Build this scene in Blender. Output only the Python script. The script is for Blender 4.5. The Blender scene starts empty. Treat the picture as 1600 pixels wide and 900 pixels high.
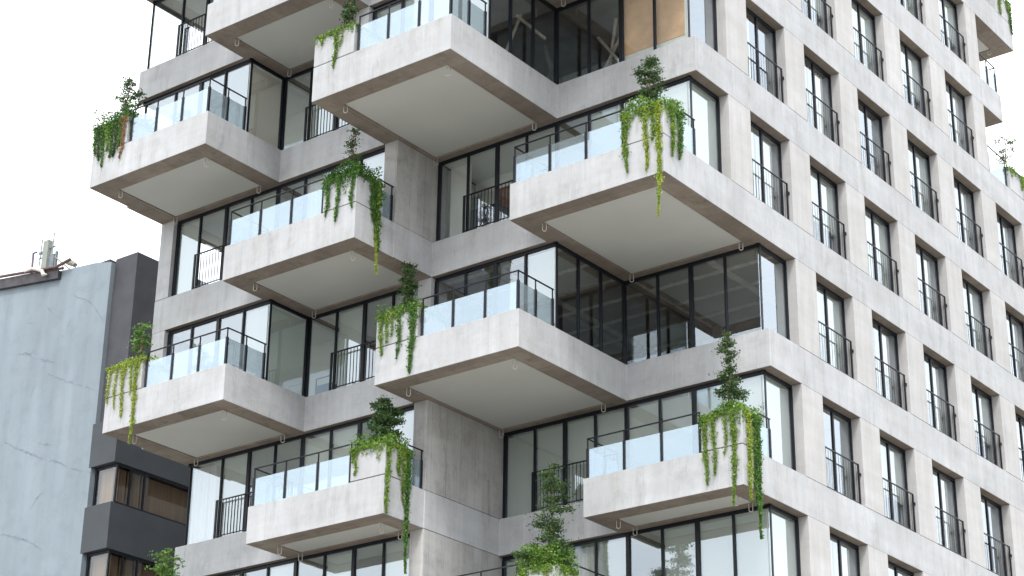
import bpy, bmesh, math, random
import numpy as np
from mathutils import Vector, Matrix
sc = bpy.context.scene
COL = sc.collection
R = math.radians

# ------------------------------------------------------------------ camera
YAW, PITCH, ROLL = -0.6560486239465166, 0.4123155026861281, 0.012742330199607545
cam_d = bpy.data.cameras.new('camera'); cam = bpy.data.objects.new('camera', cam_d); COL.objects.link(cam)
cam_d.sensor_width = 36.0; cam_d.lens = 36.0 * 3136.523 / 1600.0
cam_d.clip_start = 0.3; cam_d.clip_end = 4000
cy_, sy_, cp_, sp_ = math.cos(YAW), math.sin(YAW), math.cos(PITCH), math.sin(PITCH)
fw = Vector((sy_*cp_, cy_*cp_, sp_)); rt = Vector((cy_, -sy_, 0)); up = rt.cross(fw)
cr, sr = math.cos(ROLL), math.sin(ROLL)
rt2 = cr*rt + sr*up; up2 = -sr*rt + cr*up
cam.matrix_world = Matrix(((rt2.x, up2.x, -fw.x, 23.29037), (rt2.y, up2.y, -fw.y, -46.23807),
                           (rt2.z, up2.z, -fw.z, -28.85968), (0, 0, 0, 1)))
sc.camera = cam

# ------------------------------------------------------------------ sky, sun, exposure
SUN_EL, SUN_AZ = R(50), R(150)         # azimuth measured clockwise from +y
w = bpy.data.worlds.new('World'); sc.world = w; w.use_nodes = True
nt = w.node_tree; nt.nodes.clear(); N = nt.nodes.new; L = nt.links.new
out = N('ShaderNodeOutputWorld'); sky = N('ShaderNodeTexSky'); sky.sky_type = 'NISHITA'; sky.sun_disc = False
sky.sun_elevation = SUN_EL; sky.sun_rotation = SUN_AZ; sky.air_density = 1.0; sky.dust_density = 3.0
b1 = N('ShaderNodeBackground'); b1.inputs[1].default_value = 0.10; L(sky.outputs[0], b1.inputs[0])
b2 = N('ShaderNodeBackground'); b2.inputs[0].default_value = (0.97, 0.985, 1.0, 1); b2.inputs[1].default_value = 0.92
tc = N('ShaderNodeTexCoord'); nz = N('ShaderNodeTexNoise'); nz.inputs['Scale'].default_value = 2.2; nz.inputs['Detail'].default_value = 5
cr_ = N('ShaderNodeMapRange'); cr_.inputs[1].default_value = 0.35; cr_.inputs[2].default_value = 0.6
cr_.inputs[3].default_value = 0.72; cr_.inputs[4].default_value = 0.97
mx = N('ShaderNodeMixShader')
L(tc.outputs['Generated'], nz.inputs['Vector']); L(nz.outputs[0], cr_.inputs[0]); L(cr_.outputs[0], mx.inputs[0])
L(b1.outputs[0], mx.inputs[1]); L(b2.outputs[0], mx.inputs[2]); L(mx.outputs[0], out.inputs[0])
sl = bpy.data.lights.new('sun', 'SUN'); sl.energy = 0.95; sl.angle = R(14); sl.color = (1.0, 0.96, 0.90)
so = bpy.data.objects.new('sun', sl); COL.objects.link(so)
sd = Vector((math.sin(SUN_AZ)*math.cos(SUN_EL), math.cos(SUN_AZ)*math.cos(SUN_EL), math.sin(SUN_EL)))
so.rotation_euler = sd.to_track_quat('Z', 'Y').to_euler(); so.location = (0, -60, 60)
sc.view_settings.view_transform = 'Standard'; sc.view_settings.look = 'None'
sc.view_settings.exposure = 1.46; sc.view_settings.gamma = 1; sc.view_settings.use_curve_mapping = False
sc.render.engine = 'CYCLES'
sc.cycles.max_bounces = 10; sc.cycles.transparent_max_bounces = 24; sc.cycles.caustics_reflective = False
sc.cycles.caustics_refractive = False; sc.cycles.sample_clamp_indirect = 6

# ------------------------------------------------------------------ materials
def newmat(name):
    m = bpy.data.materials.new(name); m.use_nodes = True
    n = m.node_tree; n.nodes.clear()
    o = n.nodes.new('ShaderNodeOutputMaterial'); p = n.nodes.new('ShaderNodeBsdfPrincipled')
    n.links.new(p.outputs[0], o.inputs[0]); return m, n, p, o
def noise(n, vec, scale, detail=4, rough=0.55):
    t = n.nodes.new('ShaderNodeTexNoise'); t.inputs['Scale'].default_value = scale
    t.inputs['Detail'].default_value = detail; t.inputs['Roughness'].default_value = rough
    n.links.new(vec, t.inputs['Vector']); return t.outputs[0]
def mapr(n, v, a, b, c, d):
    t = n.nodes.new('ShaderNodeMapRange')
    for i, x in enumerate((a, b, c, d)): t.inputs[i+1].default_value = x
    n.links.new(v, t.inputs[0]); return t.outputs[0]
def math_(n, op, a, b=None, clamp=False):
    t = n.nodes.new('ShaderNodeMath'); t.operation = op; t.use_clamp = clamp
    for i, x in enumerate((a, b)):
        if x is None: continue
        if isinstance(x, (int, float)): t.inputs[i].default_value = x
        else: n.links.new(x, t.inputs[i])
    return t.outputs[0]
def mixc(n, fac, a, b, mode='MIX'):
    t = n.nodes.new('ShaderNodeMix'); t.data_type = 'RGBA'; t.blend_type = mode
    if isinstance(fac, (int, float)): t.inputs[0].default_value = fac
    else: n.links.new(fac, t.inputs[0])
    for i, x in ((6, a), (7, b)):
        if isinstance(x, tuple): t.inputs[i].default_value = (*x, 1)
        else: n.links.new(x, t.inputs[i])
    return t.outputs[2]
def scaled(n, v, s):
    t = n.nodes.new('ShaderNodeVectorMath'); t.operation = 'MULTIPLY'; t.inputs[1].default_value = s
    n.links.new(v, t.inputs[0]); return t.outputs[0]
def bump(n, p, h, strength, dist=0.02):
    b = n.nodes.new('ShaderNodeBump'); b.inputs['Strength'].default_value = strength; b.inputs['Distance'].default_value = dist
    n.links.new(h, b.inputs['Height']); n.links.new(b.outputs[0], p.inputs['Normal'])

def concrete(name, light, dark, warm, joints=False, boards=False, weather=0.5):
    m, n, p, o = newmat(name)
    g = n.nodes.new('ShaderNodeNewGeometry'); pos = g.outputs['Position']
    big = noise(n, pos, 0.55, 5, 0.6); mid = noise(n, pos, 2.6, 6, 0.62); fine = noise(n, pos, 34, 4, 0.7)
    streak = noise(n, scaled(n, pos, (3.7, 3.7, 0.35)), 1.0, 4, 0.65)
    streak2 = noise(n, scaled(n, pos, (17, 17, 0.8)), 1.0, 3, 0.6)
    pour = noise(n, scaled(n, pos, (0.35, 0.35, 2.2)), 1.0, 5, 0.65)
    c = mixc(n, mapr(n, big, 0.35, 0.65, 0, 1), dark, light)
    c = mixc(n, mapr(n, mid, 0.42, 0.72, 0, 0.55), c, warm)
    k = math_(n, 'MULTIPLY', mapr(n, streak, 0.3, 0.7, 0.90, 1.06), mapr(n, streak2, 0.3, 0.7, 0.975, 1.02))
    k = math_(n, 'MULTIPLY', k, mapr(n, pour, 0.35, 0.65, 0.94, 1.04))
    k = math_(n, 'MULTIPLY', k, mapr(n, fine, 0.3, 0.7, 0.93, 1.05))
    # run-off stains: grime with a ragged edge gathered in short vertical runs
    grime = noise(n, scaled(n, pos, (2.3, 2.3, 0.55)), 1.0, 7, 0.72)
    k = math_(n, 'MULTIPLY', k, mapr(n, grime, 0.56, 0.74, 1.0, 1.0-0.42*weather))
    cloud = noise(n, pos, 1.3, 7, 0.75)
    k = math_(n, 'MULTIPLY', k, mapr(n, cloud, 0.5, 0.72, 1.02, 1.0-0.28*weather))
    sz = n.nodes.new('ShaderNodeSeparateXYZ'); n.links.new(pos, sz.inputs[0])
    wz = n.nodes.new('ShaderNodeTexWhiteNoise'); wz.noise_dimensions = '1D'
    n.links.new(math_(n, 'FLOOR', math_(n, 'MULTIPLY', math_(n, 'ADD', sz.outputs[2], -1.03), 1/3.5)), wz.inputs['W'])
    k = math_(n, 'MULTIPLY', k, mapr(n, wz.outputs['Value'], 0, 1, 0.95, 1.04))
    rag = noise(n, scaled(n, pos, (0.9, 0.9, 0.25)), 1.0, 8, 0.8)
    c = mixc(n, math_(n, 'MULTIPLY', mapr(n, rag, 0.54, 0.68, 0, 1), 0.55*weather), c, tuple(x*0.72 for x in (warm[0]*1.02, warm[1]*0.97, warm[2]*0.88)))
    # shutter joints of the pours, 1.53 m apart, and tie holes
    for ax in (0, 1):
        f = math_(n, 'FRACT', math_(n, 'MULTIPLY', math_(n, 'ADD', sz.outputs[ax], 0.41), 1/2.44))
        j = math_(n, 'LESS_THAN', f, 0.006)
        k = math_(n, 'MULTIPLY', k, math_(n, 'SUBTRACT', 1.0, math_(n, 'MULTIPLY', j, 0.14)))
    # air holes
    v = n.nodes.new('ShaderNodeTexVoronoi'); v.inputs['Scale'].default_value = 5.0; n.links.new(pos, v.inputs['Vector'])
    hole = mapr(n, v.outputs['Distance'], 0.035, 0.06, 0.72, 1.0)
    k = math_(n, 'MULTIPLY', k, hole)
    if joints:
        sx = n.nodes.new('ShaderNodeSeparateXYZ'); n.links.new(pos, sx.inputs[0])
        s = math_(n, 'ADD', sx.outputs[0], sx.outputs[1])
        f = math_(n, 'FRACT', math_(n, 'MULTIPLY', s, 1/0.61))
        j = math_(n, 'LESS_THAN', math_(n, 'ABSOLUTE', math_(n, 'SUBTRACT', f, 0.5)), 0.012)
        k = math_(n, 'MULTIPLY', k, math_(n, 'SUBTRACT', 1.0, math_(n, 'MULTIPLY', j, 0.28)))
        fl = math_(n, 'FLOOR', math_(n, 'MULTIPLY', s, 1/0.61))
        wn = n.nodes.new('ShaderNodeTexWhiteNoise'); wn.noise_dimensions = '1D'; n.links.new(fl, wn.inputs['W'])
        k = math_(n, 'MULTIPLY', k, mapr(n, wn.outputs['Value'], 0, 1, 0.9, 1.06))
    if boards:
        sx = n.nodes.new('ShaderNodeSeparateXYZ'); n.links.new(pos, sx.inputs[0])
        for ax in (0, 1):
            fl = math_(n, 'FLOOR', math_(n, 'MULTIPLY', sx.outputs[ax], 1/1.22))
            wn = n.nodes.new('ShaderNodeTexWhiteNoise'); wn.noise_dimensions = '1D'; n.links.new(fl, wn.inputs['W'])
            k = math_(n, 'MULTIPLY', k, mapr(n, wn.outputs['Value'], 0, 1, 0.9, 1.08))
            f = math_(n, 'FRACT', math_(n, 'MULTIPLY', sx.outputs[ax], 1/1.22))
            j = math_(n, 'LESS_THAN', f, 0.012)
            k = math_(n, 'MULTIPLY', k, math_(n, 'SUBTRACT', 1.0, math_(n, 'MULTIPLY', j, 0.3)))
    kc = n.nodes.new('ShaderNodeCombineColor')
    for i in range(3): n.links.new(k, kc.inputs[i])
    c = mixc(n, 1.0, c, kc.outputs[0], 'MULTIPLY')
    n.links.new(c, p.inputs['Base Color']); p.inputs['Roughness'].default_value = 0.85
    p.inputs['Specular IOR Level'].default_value = 0.25
    bump(n, p, math_(n, 'ADD', fine, math_(n, 'MULTIPLY', mid, 2.0)), 0.25, 0.012)
    return m
CONC = concrete('fair_faced_concrete', (0.435, 0.452, 0.478), (0.375, 0.388, 0.405), (0.43, 0.43, 0.43), weather=0.6)
FACADE = concrete('facade_concrete', (0.45, 0.453, 0.462), (0.405, 0.405, 0.41), (0.445, 0.438, 0.432), weather=0.25)
WALLC = concrete('wall_concrete', (0.42, 0.425, 0.43), (0.33, 0.335, 0.335), (0.39, 0.38, 0.36), joints=True, weather=0.9)
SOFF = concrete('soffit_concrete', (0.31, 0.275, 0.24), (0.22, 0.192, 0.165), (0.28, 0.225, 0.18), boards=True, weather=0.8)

def simple(name, col, rough=0.6, var=0.08, scale=3.0, metal=0.0, spec=0.5, bmp=0.0):
    m, n, p, o = newmat(name)
    g = n.nodes.new('ShaderNodeNewGeometry')
    a = noise(n, g.outputs['Position'], scale, 5)
    c = mixc(n, mapr(n, a, 0.3, 0.7, 0, 1), tuple(x*(1-var) for x in col), tuple(min(1, x*(1+var)) for x in col))
    n.links.new(c, p.inputs['Base Color']); p.inputs['Roughness'].default_value = rough
    p.inputs['Metallic'].default_value = metal; p.inputs['Specular IOR Level'].default_value = spec
    if bmp: bump(n, p, noise(n, g.outputs['Position'], scale*12, 3), bmp, 0.01)
    return m
PANEL = simple('painted_soffit', (0.50, 0.515, 0.495), 0.7, 0.05, 0.5)
METAL = simple('black_steel', (0.006, 0.008, 0.013), 0.4, 0.15, 2.0, spec=0.25)
STEEL = simple('galvanised_loop', (0.55, 0.53, 0.48), 0.5, 0.15, 9)
CEIL = simple('room_ceiling', (0.80, 0.82, 0.79), 0.8, 0.03, 1)
ROOMW = simple('room_wall', (0.78, 0.80, 0.77), 0.8, 0.04, 1)
RAWW = simple('raw_room_wall', (0.17, 0.155, 0.14), 0.9, 0.3, 1.5)
FLOORM = simple('room_floor', (0.25, 0.22, 0.18), 0.5, 0.1, 2)
WOOD = simple('brown_door', (0.22, 0.08, 0.035), 0.45, 0.25, 6)
CABINET = simple('dark_cabinet_and_opening', (0.035, 0.04, 0.045), 0.4, 0.1, 2)
PLY = simple('plywood', (0.72, 0.46, 0.27), 0.7, 0.18, 2.5)
def curtain_mat(name, a, b, transl=0.25, fold_shade=9.0):
    m, n, p, o = newmat(name)
    g = n.nodes.new('ShaderNodeNewGeometry')
    v = noise(n, scaled(n, g.outputs['Position'], (fold_shade, fold_shade, 0.25)), 1.0, 3)  # vertical tone bands put the shading of cloth folds into the colour
    c = mixc(n, mapr(n, v, 0.3, 0.7, 0, 1), a, b)
    n.links.new(c, p.inputs['Base Color']); p.inputs['Roughness'].default_value = 0.9
    t = n.nodes.new('ShaderNodeBsdfTranslucent'); n.links.new(c, t.inputs[0])
    x = n.nodes.new('ShaderNodeMixShader'); x.inputs[0].default_value = transl
    n.links.new(p.outputs[0], x.inputs[1]); n.links.new(t.outputs[0], x.inputs[2]); n.links.new(x.outputs[0], o.inputs[0])
    return m
CURT = curtain_mat('white_curtain', (0.66, 0.68, 0.67), (0.84, 0.86, 0.85))
BLIND = curtain_mat('roller_blind_cloth', (0.80, 0.84, 0.81), (0.84, 0.88, 0.85), 0.6, 1.0)
BEIGE = curtain_mat('beige_blind', (0.82, 0.79, 0.73), (0.85, 0.82, 0.76), 0.65, 1.0)
BROWNB = curtain_mat('brown_blind', (0.25, 0.205, 0.16), (0.35, 0.29, 0.23), 0.3, 7.0)
def ceiling_board():
    m, n, p, o = newmat('gypsum_board_ceiling')
    g = n.nodes.new('ShaderNodeNewGeometry'); sx = n.nodes.new('ShaderNodeSeparateXYZ'); n.links.new(g.outputs['Position'], sx.inputs[0])
    wob = mapr(n, noise(n, g.outputs['Position'], 7, 4), 0.3, 0.7, -0.035, 0.035)
    def band(ax, per, off, wd):
        s = math_(n, 'ADD', math_(n, 'ADD', sx.outputs[ax], off), wob)
        f = math_(n, 'FRACT', math_(n, 'MULTIPLY', s, 1/per))
        d = math_(n, 'ABSOLUTE', math_(n, 'SUBTRACT', f, 0.5))
        return mapr(n, d, wd/per*0.7, wd/per*1.1, 1.0, 0.0)
    k = math_(n, 'MAXIMUM', band(1, 1.2, 0.1, 0.10), band(0, 2.4, 0.7, 0.13))
    k = math_(n, 'MULTIPLY', k, mapr(n, noise(n, g.outputs['Position'], 3, 3), 0.3, 0.6, 0.35, 1.0))
    c = mixc(n, k, (0.19, 0.165, 0.135), (0.52, 0.48, 0.42))
    n.links.new(c, p.inputs['Base Color']); p.inputs['Roughness'].default_value = 0.9
    return m
GYPS = ceiling_board()
def glass(name, tint, base, top, bumpy=0.05, trans=(0.94, 0.965, 0.955)):
    m, n, p, o = newmat(name); n.nodes.remove(p)
    lw = n.nodes.new('ShaderNodeLayerWeight'); lw.inputs['Blend'].default_value = 0.5
    f = mapr(n, math_(n, 'POWER', lw.outputs['Facing'], 2.5), 0, 1, base, top)
    t = n.nodes.new('ShaderNodeBsdfTransparent'); t.inputs[0].default_value = (*trans, 1)
    g = n.nodes.new('ShaderNodeBsdfGlossy'); g.inputs['Roughness'].default_value = 0.004; g.inputs[0].default_value = (*tint, 1)
    geo = n.nodes.new('ShaderNodeNewGeometry')
    b = n.nodes.new('ShaderNodeBump'); b.inputs['Strength'].default_value = bumpy; b.inputs['Distance'].default_value = 0.02
    n.links.new(noise(n, geo.outputs['Position'], 0.8, 1), b.inputs['Height']); n.links.new(b.outputs[0], g.inputs['Normal'])
    x = n.nodes.new('ShaderNodeMixShader'); n.links.new(f, x.inputs[0])
    n.links.new(t.outputs[0], x.inputs[1]); n.links.new(g.outputs[0], x.inputs[2]); n.links.new(x.outputs[0], o.inputs[0])
    return m
BRONZE = glass('bronze_glass', (0.7, 0.72, 0.75), 0.10, 0.8, trans=(0.85, 0.80, 0.72))
GLASS = glass('window_glass', (0.76, 0.85, 0.94), 0.24, 1.0)
def frosted():
    m, n, p, o = newmat('frosted_rail_glass'); n.nodes.remove(p)
    t = n.nodes.new('ShaderNodeBsdfTransparent'); t.inputs[0].default_value = (0.90, 0.95, 0.96, 1)
    tl = n.nodes.new('ShaderNodeBsdfDiffuse'); tl.inputs[0].default_value = (0.42, 0.50, 0.55, 1)
    g = n.nodes.new('ShaderNodeBsdfGlossy'); g.inputs['Roughness'].default_value = 0.02; g.inputs[0].default_value = (0.62, 0.74, 0.86, 1)
    a = n.nodes.new('ShaderNodeMixShader'); a.inputs[0].default_value = 0.22
    n.links.new(t.outputs[0], a.inputs[1]); n.links.new(tl.outputs[0], a.inputs[2])
    lw = n.nodes.new('ShaderNodeLayerWeight'); lw.inputs['Blend'].default_value = 0.5
    f = mapr(n, math_(n, 'POWER', lw.outputs['Facing'], 2.5), 0, 1, 0.2, 0.9)
    b = n.nodes.new('ShaderNodeMixShader'); n.links.new(f, b.inputs[0])
    n.links.new(a.outputs[0], b.inputs[1]); n.links.new(g.outputs[0], b.inputs[2]); n.links.new(b.outputs[0], o.inputs[0])
    return m
RGLASS = frosted()
def leafmat(name, cols, transl=0.35):
    m, n, p, o = newmat(name)
    g = n.nodes.new('ShaderNodeNewGeometry')
    r = n.nodes.new('ShaderNodeValToRGB'); r.color_ramp.interpolation = 'LINEAR'
    els = r.color_ramp.elements
    while len(els) < len(cols): els.new(0.5)
    for i, (q, c) in enumerate(cols): els[i].position = q; els[i].color = (*c, 1)
    k = math_(n, 'ADD', math_(n, 'MULTIPLY', g.outputs['Random Per Island'], 0.6),
              math_(n, 'MULTIPLY', mapr(n, noise(n, g.outputs['Position'], 4.0, 2), 0.3, 0.7, 0, 1), 0.4))
    n.links.new(k, r.inputs[0]); n.links.new(r.outputs[0], p.inputs['Base Color'])
    p.inputs['Roughness'].default_value = 0.5; p.inputs['Specular IOR Level'].default_value = 0.35
    t = n.nodes.new('ShaderNodeBsdfTranslucent'); n.links.new(r.outputs[0], t.inputs[0])
    x = n.nodes.new('ShaderNodeMixShader'); x.inputs[0].default_value = transl
    n.links.new(p.outputs[0], x.inputs[1]); n.links.new(t.outputs[0], x.inputs[2]); n.links.new(x.outputs[0], o.inputs[0])
    return m
VINE = leafmat('vine_leaf', [(0, (0.06, 0.12, 0.02)), (0.4, (0.14, 0.26, 0.04)), (0.8, (0.27, 0.40, 0.07)), (1, (0.44, 0.50, 0.11))])
VINED = leafmat('dark_vine_leaf', [(0, (0.035, 0.095, 0.02)), (0.5, (0.075, 0.185, 0.035)), (1, (0.17, 0.31, 0.06))])
VINEY = leafmat('yellow_vine_leaf', [(0, (0.12, 0.24, 0.03)), (0.5, (0.28, 0.38, 0.05)), (1, (0.50, 0.52, 0.10))])
RUST = leafmat('withered_leaf', [(0, (0.20, 0.13, 0.06)), (1, (0.42, 0.24, 0.12))])
TREEL = leafmat('tree_leaf', [(0, (0.026, 0.055, 0.020)), (0.5, (0.048, 0.105, 0.034)), (1, (0.12, 0.20, 0.06))], 0.3)
TREEY = leafmat('young_tree_leaf', [(0, (0.06, 0.14, 0.03)), (0.5, (0.11, 0.24, 0.05)), (1, (0.22, 0.38, 0.08))], 0.35)
BARK = simple('bark', (0.20, 0.12, 0.075), 0.9, 0.3, 14)
SOIL = simple('soil', (0.05, 0.035, 0.025), 0.95, 0.3, 9)

# ------------------------------------------------------------------ object helpers
def empty(name, loc, label, cat, group=None):
    o = bpy.data.objects.new(name, None); COL.objects.link(o); o.location = loc
    o.empty_display_size = 0.3
    o['label'] = label; o['category'] = cat
    if group: o['group'] = group
    return o
def link(name, me, parent=None, loc=None):
    """link a mesh given in world coordinates; its origin goes to loc (or its centre)"""
    o = bpy.data.objects.new(name, me); COL.objects.link(o)
    wl = Vector(loc) if loc is not None else Vector((0, 0, 0))
    if parent:
        o.parent = parent
        pw = world_loc(parent)
        o.location = wl - pw
    else: o.location = wl
    return o
def world_loc(o):
    v = Vector(o.location)
    while o.parent: o = o.parent; v = v + Vector(o.location)
    return v
class MB:
    def __init__(s): s.v = []; s.f = []; s.mi = []
    def quad(s, a, b, c, d, mi=0):
        i = len(s.v); s.v += [a, b, c, d]; s.f.append((i, i+1, i+2, i+3)); s.mi.append(mi)
    def box(s, x0, x1, y0, y1, z0, z1, mi=0):
        if x0 > x1: x0, x1 = x1, x0
        if y0 > y1: y0, y1 = y1, y0
        if z0 > z1: z0, z1 = z1, z0
        i = len(s.v)
        s.v += [(x0, y0, z0), (x1, y0, z0), (x1, y1, z0), (x0, y1, z0), (x0, y0, z1), (x1, y0, z1), (x1, y1, z1), (x0, y1, z1)]
        for f in ((0, 3, 2, 1), (4, 5, 6, 7), (0, 1, 5, 4), (1, 2, 6, 5), (2, 3, 7, 6), (3, 0, 4, 7)):
            s.f.append(tuple(i+k for k in f)); s.mi.append(mi)
    def tube(s, pts, rad, n=6, mi=0, cap=True):
        rings = []
        for k, p in enumerate(pts):
            p = Vector(p); r = rad[k] if isinstance(rad, (list, tuple)) else rad
            d = (Vector(pts[min(k+1, len(pts)-1)]) - Vector(pts[max(k-1, 0)])).normalized()
            a = Vector((0, 0, 1)) if abs(d.z) < 0.9 else Vector((1, 0, 0))
            u = d.cross(a).normalized(); v = d.cross(u)
            i = len(s.v); rings.append(i)
            for j in range(n):
                t = 2*math.pi*j/n; q = p + u*math.cos(t)*r + v*math.sin(t)*r; s.v.append(tuple(q))
        for a, b in zip(rings, rings[1:]):
            for j in range(n):
                s.f.append((a+j, a+(j+1) % n, b+(j+1) % n, b+j)); s.mi.append(mi)
        if cap:
            s.f.append(tuple(rings[0]+j for j in range(n))[::-1]); s.mi.append(mi)
            s.f.append(tuple(rings[-1]+j for j in range(n))); s.mi.append(mi)
    def build(s, name, mats, parent=None, loc=None, bevel=0, smooth=False):
        if not isinstance(mats, (list, tuple)): mats = [mats]
        if loc is None:
            a = np.array(s.v); loc = ((a[:, 0].min()+a[:, 0].max())/2, (a[:, 1].min()+a[:, 1].max())/2, a[:, 2].min())
        me = bpy.data.meshes.new(name)
        me.from_pydata([(x-loc[0], y-loc[1], z-loc[2]) for x, y, z in s.v], [], s.f)
        for m in mats: me.materials.append(m)
        me.polygons.foreach_set('material_index', s.mi)
        if smooth: me.polygons.foreach_set('use_smooth', [True]*len(s.f))
        me.validate(); me.update()
        o = link(name, me, parent, loc)
        if bevel:
            b = o.modifiers.new('bevel', 'BEVEL'); b.width = bevel; b.segments = 2; b.limit_method = 'ANGLE'; b.angle_limit = R(50)
        return o

# ------------------------------------------------------------------ dimensions
H = 3.5; T = 1.02
def zb(k): return -H*k
def zt(k): return -H*k + T
YF, Y4, YB, Y3, YL, YS, YP = -5.37, -6.88, -8.49, -10.06, -11.61, -11.45, -12.97
COLX = [(-17.65, -12.93), (-12.93, -8.50), (-8.50, -4.34), (-4.34, 0.0)]
ROOM = {-3: (YS, YS, YS, YS), -2: (YP, YS, YP, YS), -1: (YS, YS, YS, YS), 0: (YS, Y3, YS, YB), 1: (Y3, Y3, YB, YB), 2: (Y3, YB, YB, YF),
        3: (YB, YB, YF, YF), 4: (YB, YB, YF, YF), 5: (YB, YF, YF, YF), 6: (YF, YF, YF, YF), 7: (YF, YF, YF, YF), 8: (YF,)*4}
END = {-3: 9.46, -2: 9.46, -1: 9.46, 0: 12.57, 1: 12.57, 2: 15.68, 3: 15.68, 4: 18.8, 5: 18.8, 6: 18.8, 7: 18.8, 8: 18.8}
# balconies: slab index, x range, front y, planter side
BALC = [(-1, -17.56, -12.9, -14.4, 'L'), (-1, -9.0, -4.34, -14.4, 'L'),
        (0, -13.27, -8.52, YP, 'R'), (0, -4.67, 0.0, YP, 'R'),
        (1, -17.56, -12.9, YP, 'L'), (1, -9.0, -4.34, YP, 'L'),
        (2, -13.27, -8.52, YL, 'R'), (2, -4.67, 0.0, Y3, 'R'),
        (3, -17.56, -12.9, YL, 'L'), (3, -9.0, -4.34, Y3, 'L'),
        (4, -13.27, -8.52, Y3, 'R'), (4, -4.67, 0.0, Y4, 'R'),
        (5, -17.56, -12.9, Y3, 'L'), (5, -9.0, -4.34, YB, 'R')]
BACKX = {-2: 12.57, -1: 11.0, 0: 12.57, 1: 12.57, 2: 15.68, 3: 15.68, 4: 18.8, 5: 18.8, -3: 11.0, 6: 18.8, 7: 18.8, 8: 18.8}
BW = -9.0     # the block behind: back face of the deep plan

bld = empty('apartment_building', (-8.5, 0, -30.5), 'tall pale concrete apartment tower with staggered cantilevered balconies and planters', 'building')

def front_y(k, ci):
    a = ROOM.get(k-1, ROOM[8])[ci]; b = ROOM.get(k, ROOM[8])[ci]
    return min(a, b)
def make_slab(k):
    z0, z1 = zb(k), zt(k)
    yend = BACKX[k]
    rects = [(COLX[i][0], COLX[i][1], front_y(k, i), yend) for i in range(4)]
    rec = []
    for (kk, x0, x1, yf, side) in BALC:
        if kk != k: continue
        rects.append((x0, x1, yf, yend))
        ys = [ROOM[k][i] for i in range(4) if COLX[i][0] < (x0+x1)/2 < COLX[i][1]]
        yb = ys[0]
        rec.append((x0+0.6, x1-0.6, yf+0.6, yb-0.10))
    if k == -2: rec.append((-4.2, -0.62, 9.9, 12.0))
    if k == -1: rec.append((-4.2, -0.62, 9.75, 10.5))
    xs = sorted({r[0] for r in rects}|{r[1] for r in rects}|{r[0] for r in rec}|{r[1] for r in rec})
    ys = sorted({r[2] for r in rects}|{r[3] for r in rects}|{r[2] for r in rec}|{r[3] for r in rec})
    def state(i, j):
        if i < 0 or j < 0 or i >= len(xs)-1 or j >= len(ys)-1: return 0
        cx, cy = (xs[i]+xs[i+1])/2, (ys[j]+ys[j+1])/2
        if not any(r[0] < cx < r[1] and r[2] < cy < r[3] for r in rects): return 0
        if any(r[0] < cx < r[1] and r[2] < cy < r[3] for r in rec): return 2
        return 1
    bm = bmesh.new(); vd = {}
    def V(x, y, z):
        q = (round(x, 4), round(y, 4), round(z, 4))
        if q not in vd: vd[q] = bm.verts.new(q)
        return vd[q]
    D = 0.07
    def F(pts, mi):
        try: f = bm.faces.new([V(*p) for p in pts]); f.material_index = mi
        except ValueError: pass
    for i in range(len(xs)-1):
        for j in range(len(ys)-1):
            s = state(i, j)
            if not s: continue
            a, b, c, d = xs[i], xs[i+1], ys[j], ys[j+1]
            F([(a, c, z1), (b, c, z1), (b, d, z1), (a, d, z1)], 0)
            zz = z0 + (D if s == 2 else 0)
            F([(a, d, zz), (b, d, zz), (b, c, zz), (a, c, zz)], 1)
            for (di, dj, p, q) in ((-1, 0, (a, d), (a, c)), (1, 0, (b, c), (b, d)), (0, -1, (a, c), (b, c)), (0, 1, (b, d), (a, d))):
                t = state(i+di, j+dj)
                if t == 0: F([(*p, z0), (*q, z0), (*q, z1), (*p, z1)], 0)
                elif s == 2 and t == 1: F([(*p, z0), (*q, z0), (*q, z0+D), (*p, z0+D)][::-1], 1)
    bmesh.ops.recalc_face_normals(bm, faces=bm.faces)
    loc = (-8.5, 0, z0)
    bmesh.ops.translate(bm, vec=(-loc[0], -loc[1], -loc[2]), verts=bm.verts)
    me = bpy.data.meshes.new('floor_slab'); bm.to_mesh(me); bm.free()
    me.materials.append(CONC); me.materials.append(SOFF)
    o = link('floor_slab', me, bld, loc)
    b = o.modifiers.new('bevel', 'BEVEL'); b.width = 0.014; b.segments = 2; b.limit_method = 'ANGLE'; b.angle_limit = R(50)
    for n_, (x0, x1, y0, y1) in enumerate(rec):
        m = MB(); g = 0.02
        m.box(x0+g, x1-g, y0+g, y1-g, z0+0.022, z0+0.06); m.build('soffit_panel', PANEL, o, bevel=0.004)
        if k > -1 or n_ < 2:
            for cx, cy in ((x0+0.02, y0+0.05), (x1-0.05, y0+0.12), (x1-0.03, y1-0.06), (x0+0.02, y1-0.02)):
                lp = MB(); pts = []
                for t in range(9):
                    a = math.pi*t/8
                    pts.append((cx + 0.038*math.cos(a), cy + 0.028*math.cos(a), z0-0.18-0.045*math.sin(a)))
                pts = [(pts[0][0], pts[0][1], z0+0.01)] + pts + [(pts[-1][0], pts[-1][1], z0+0.01)]
                lp.tube(pts, 0.010, 6); lp.build('drip_loop', STEEL, o, smooth=True)
    return o
slabs = {k: make_slab(k) for k in range(-3, 9)}

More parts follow.
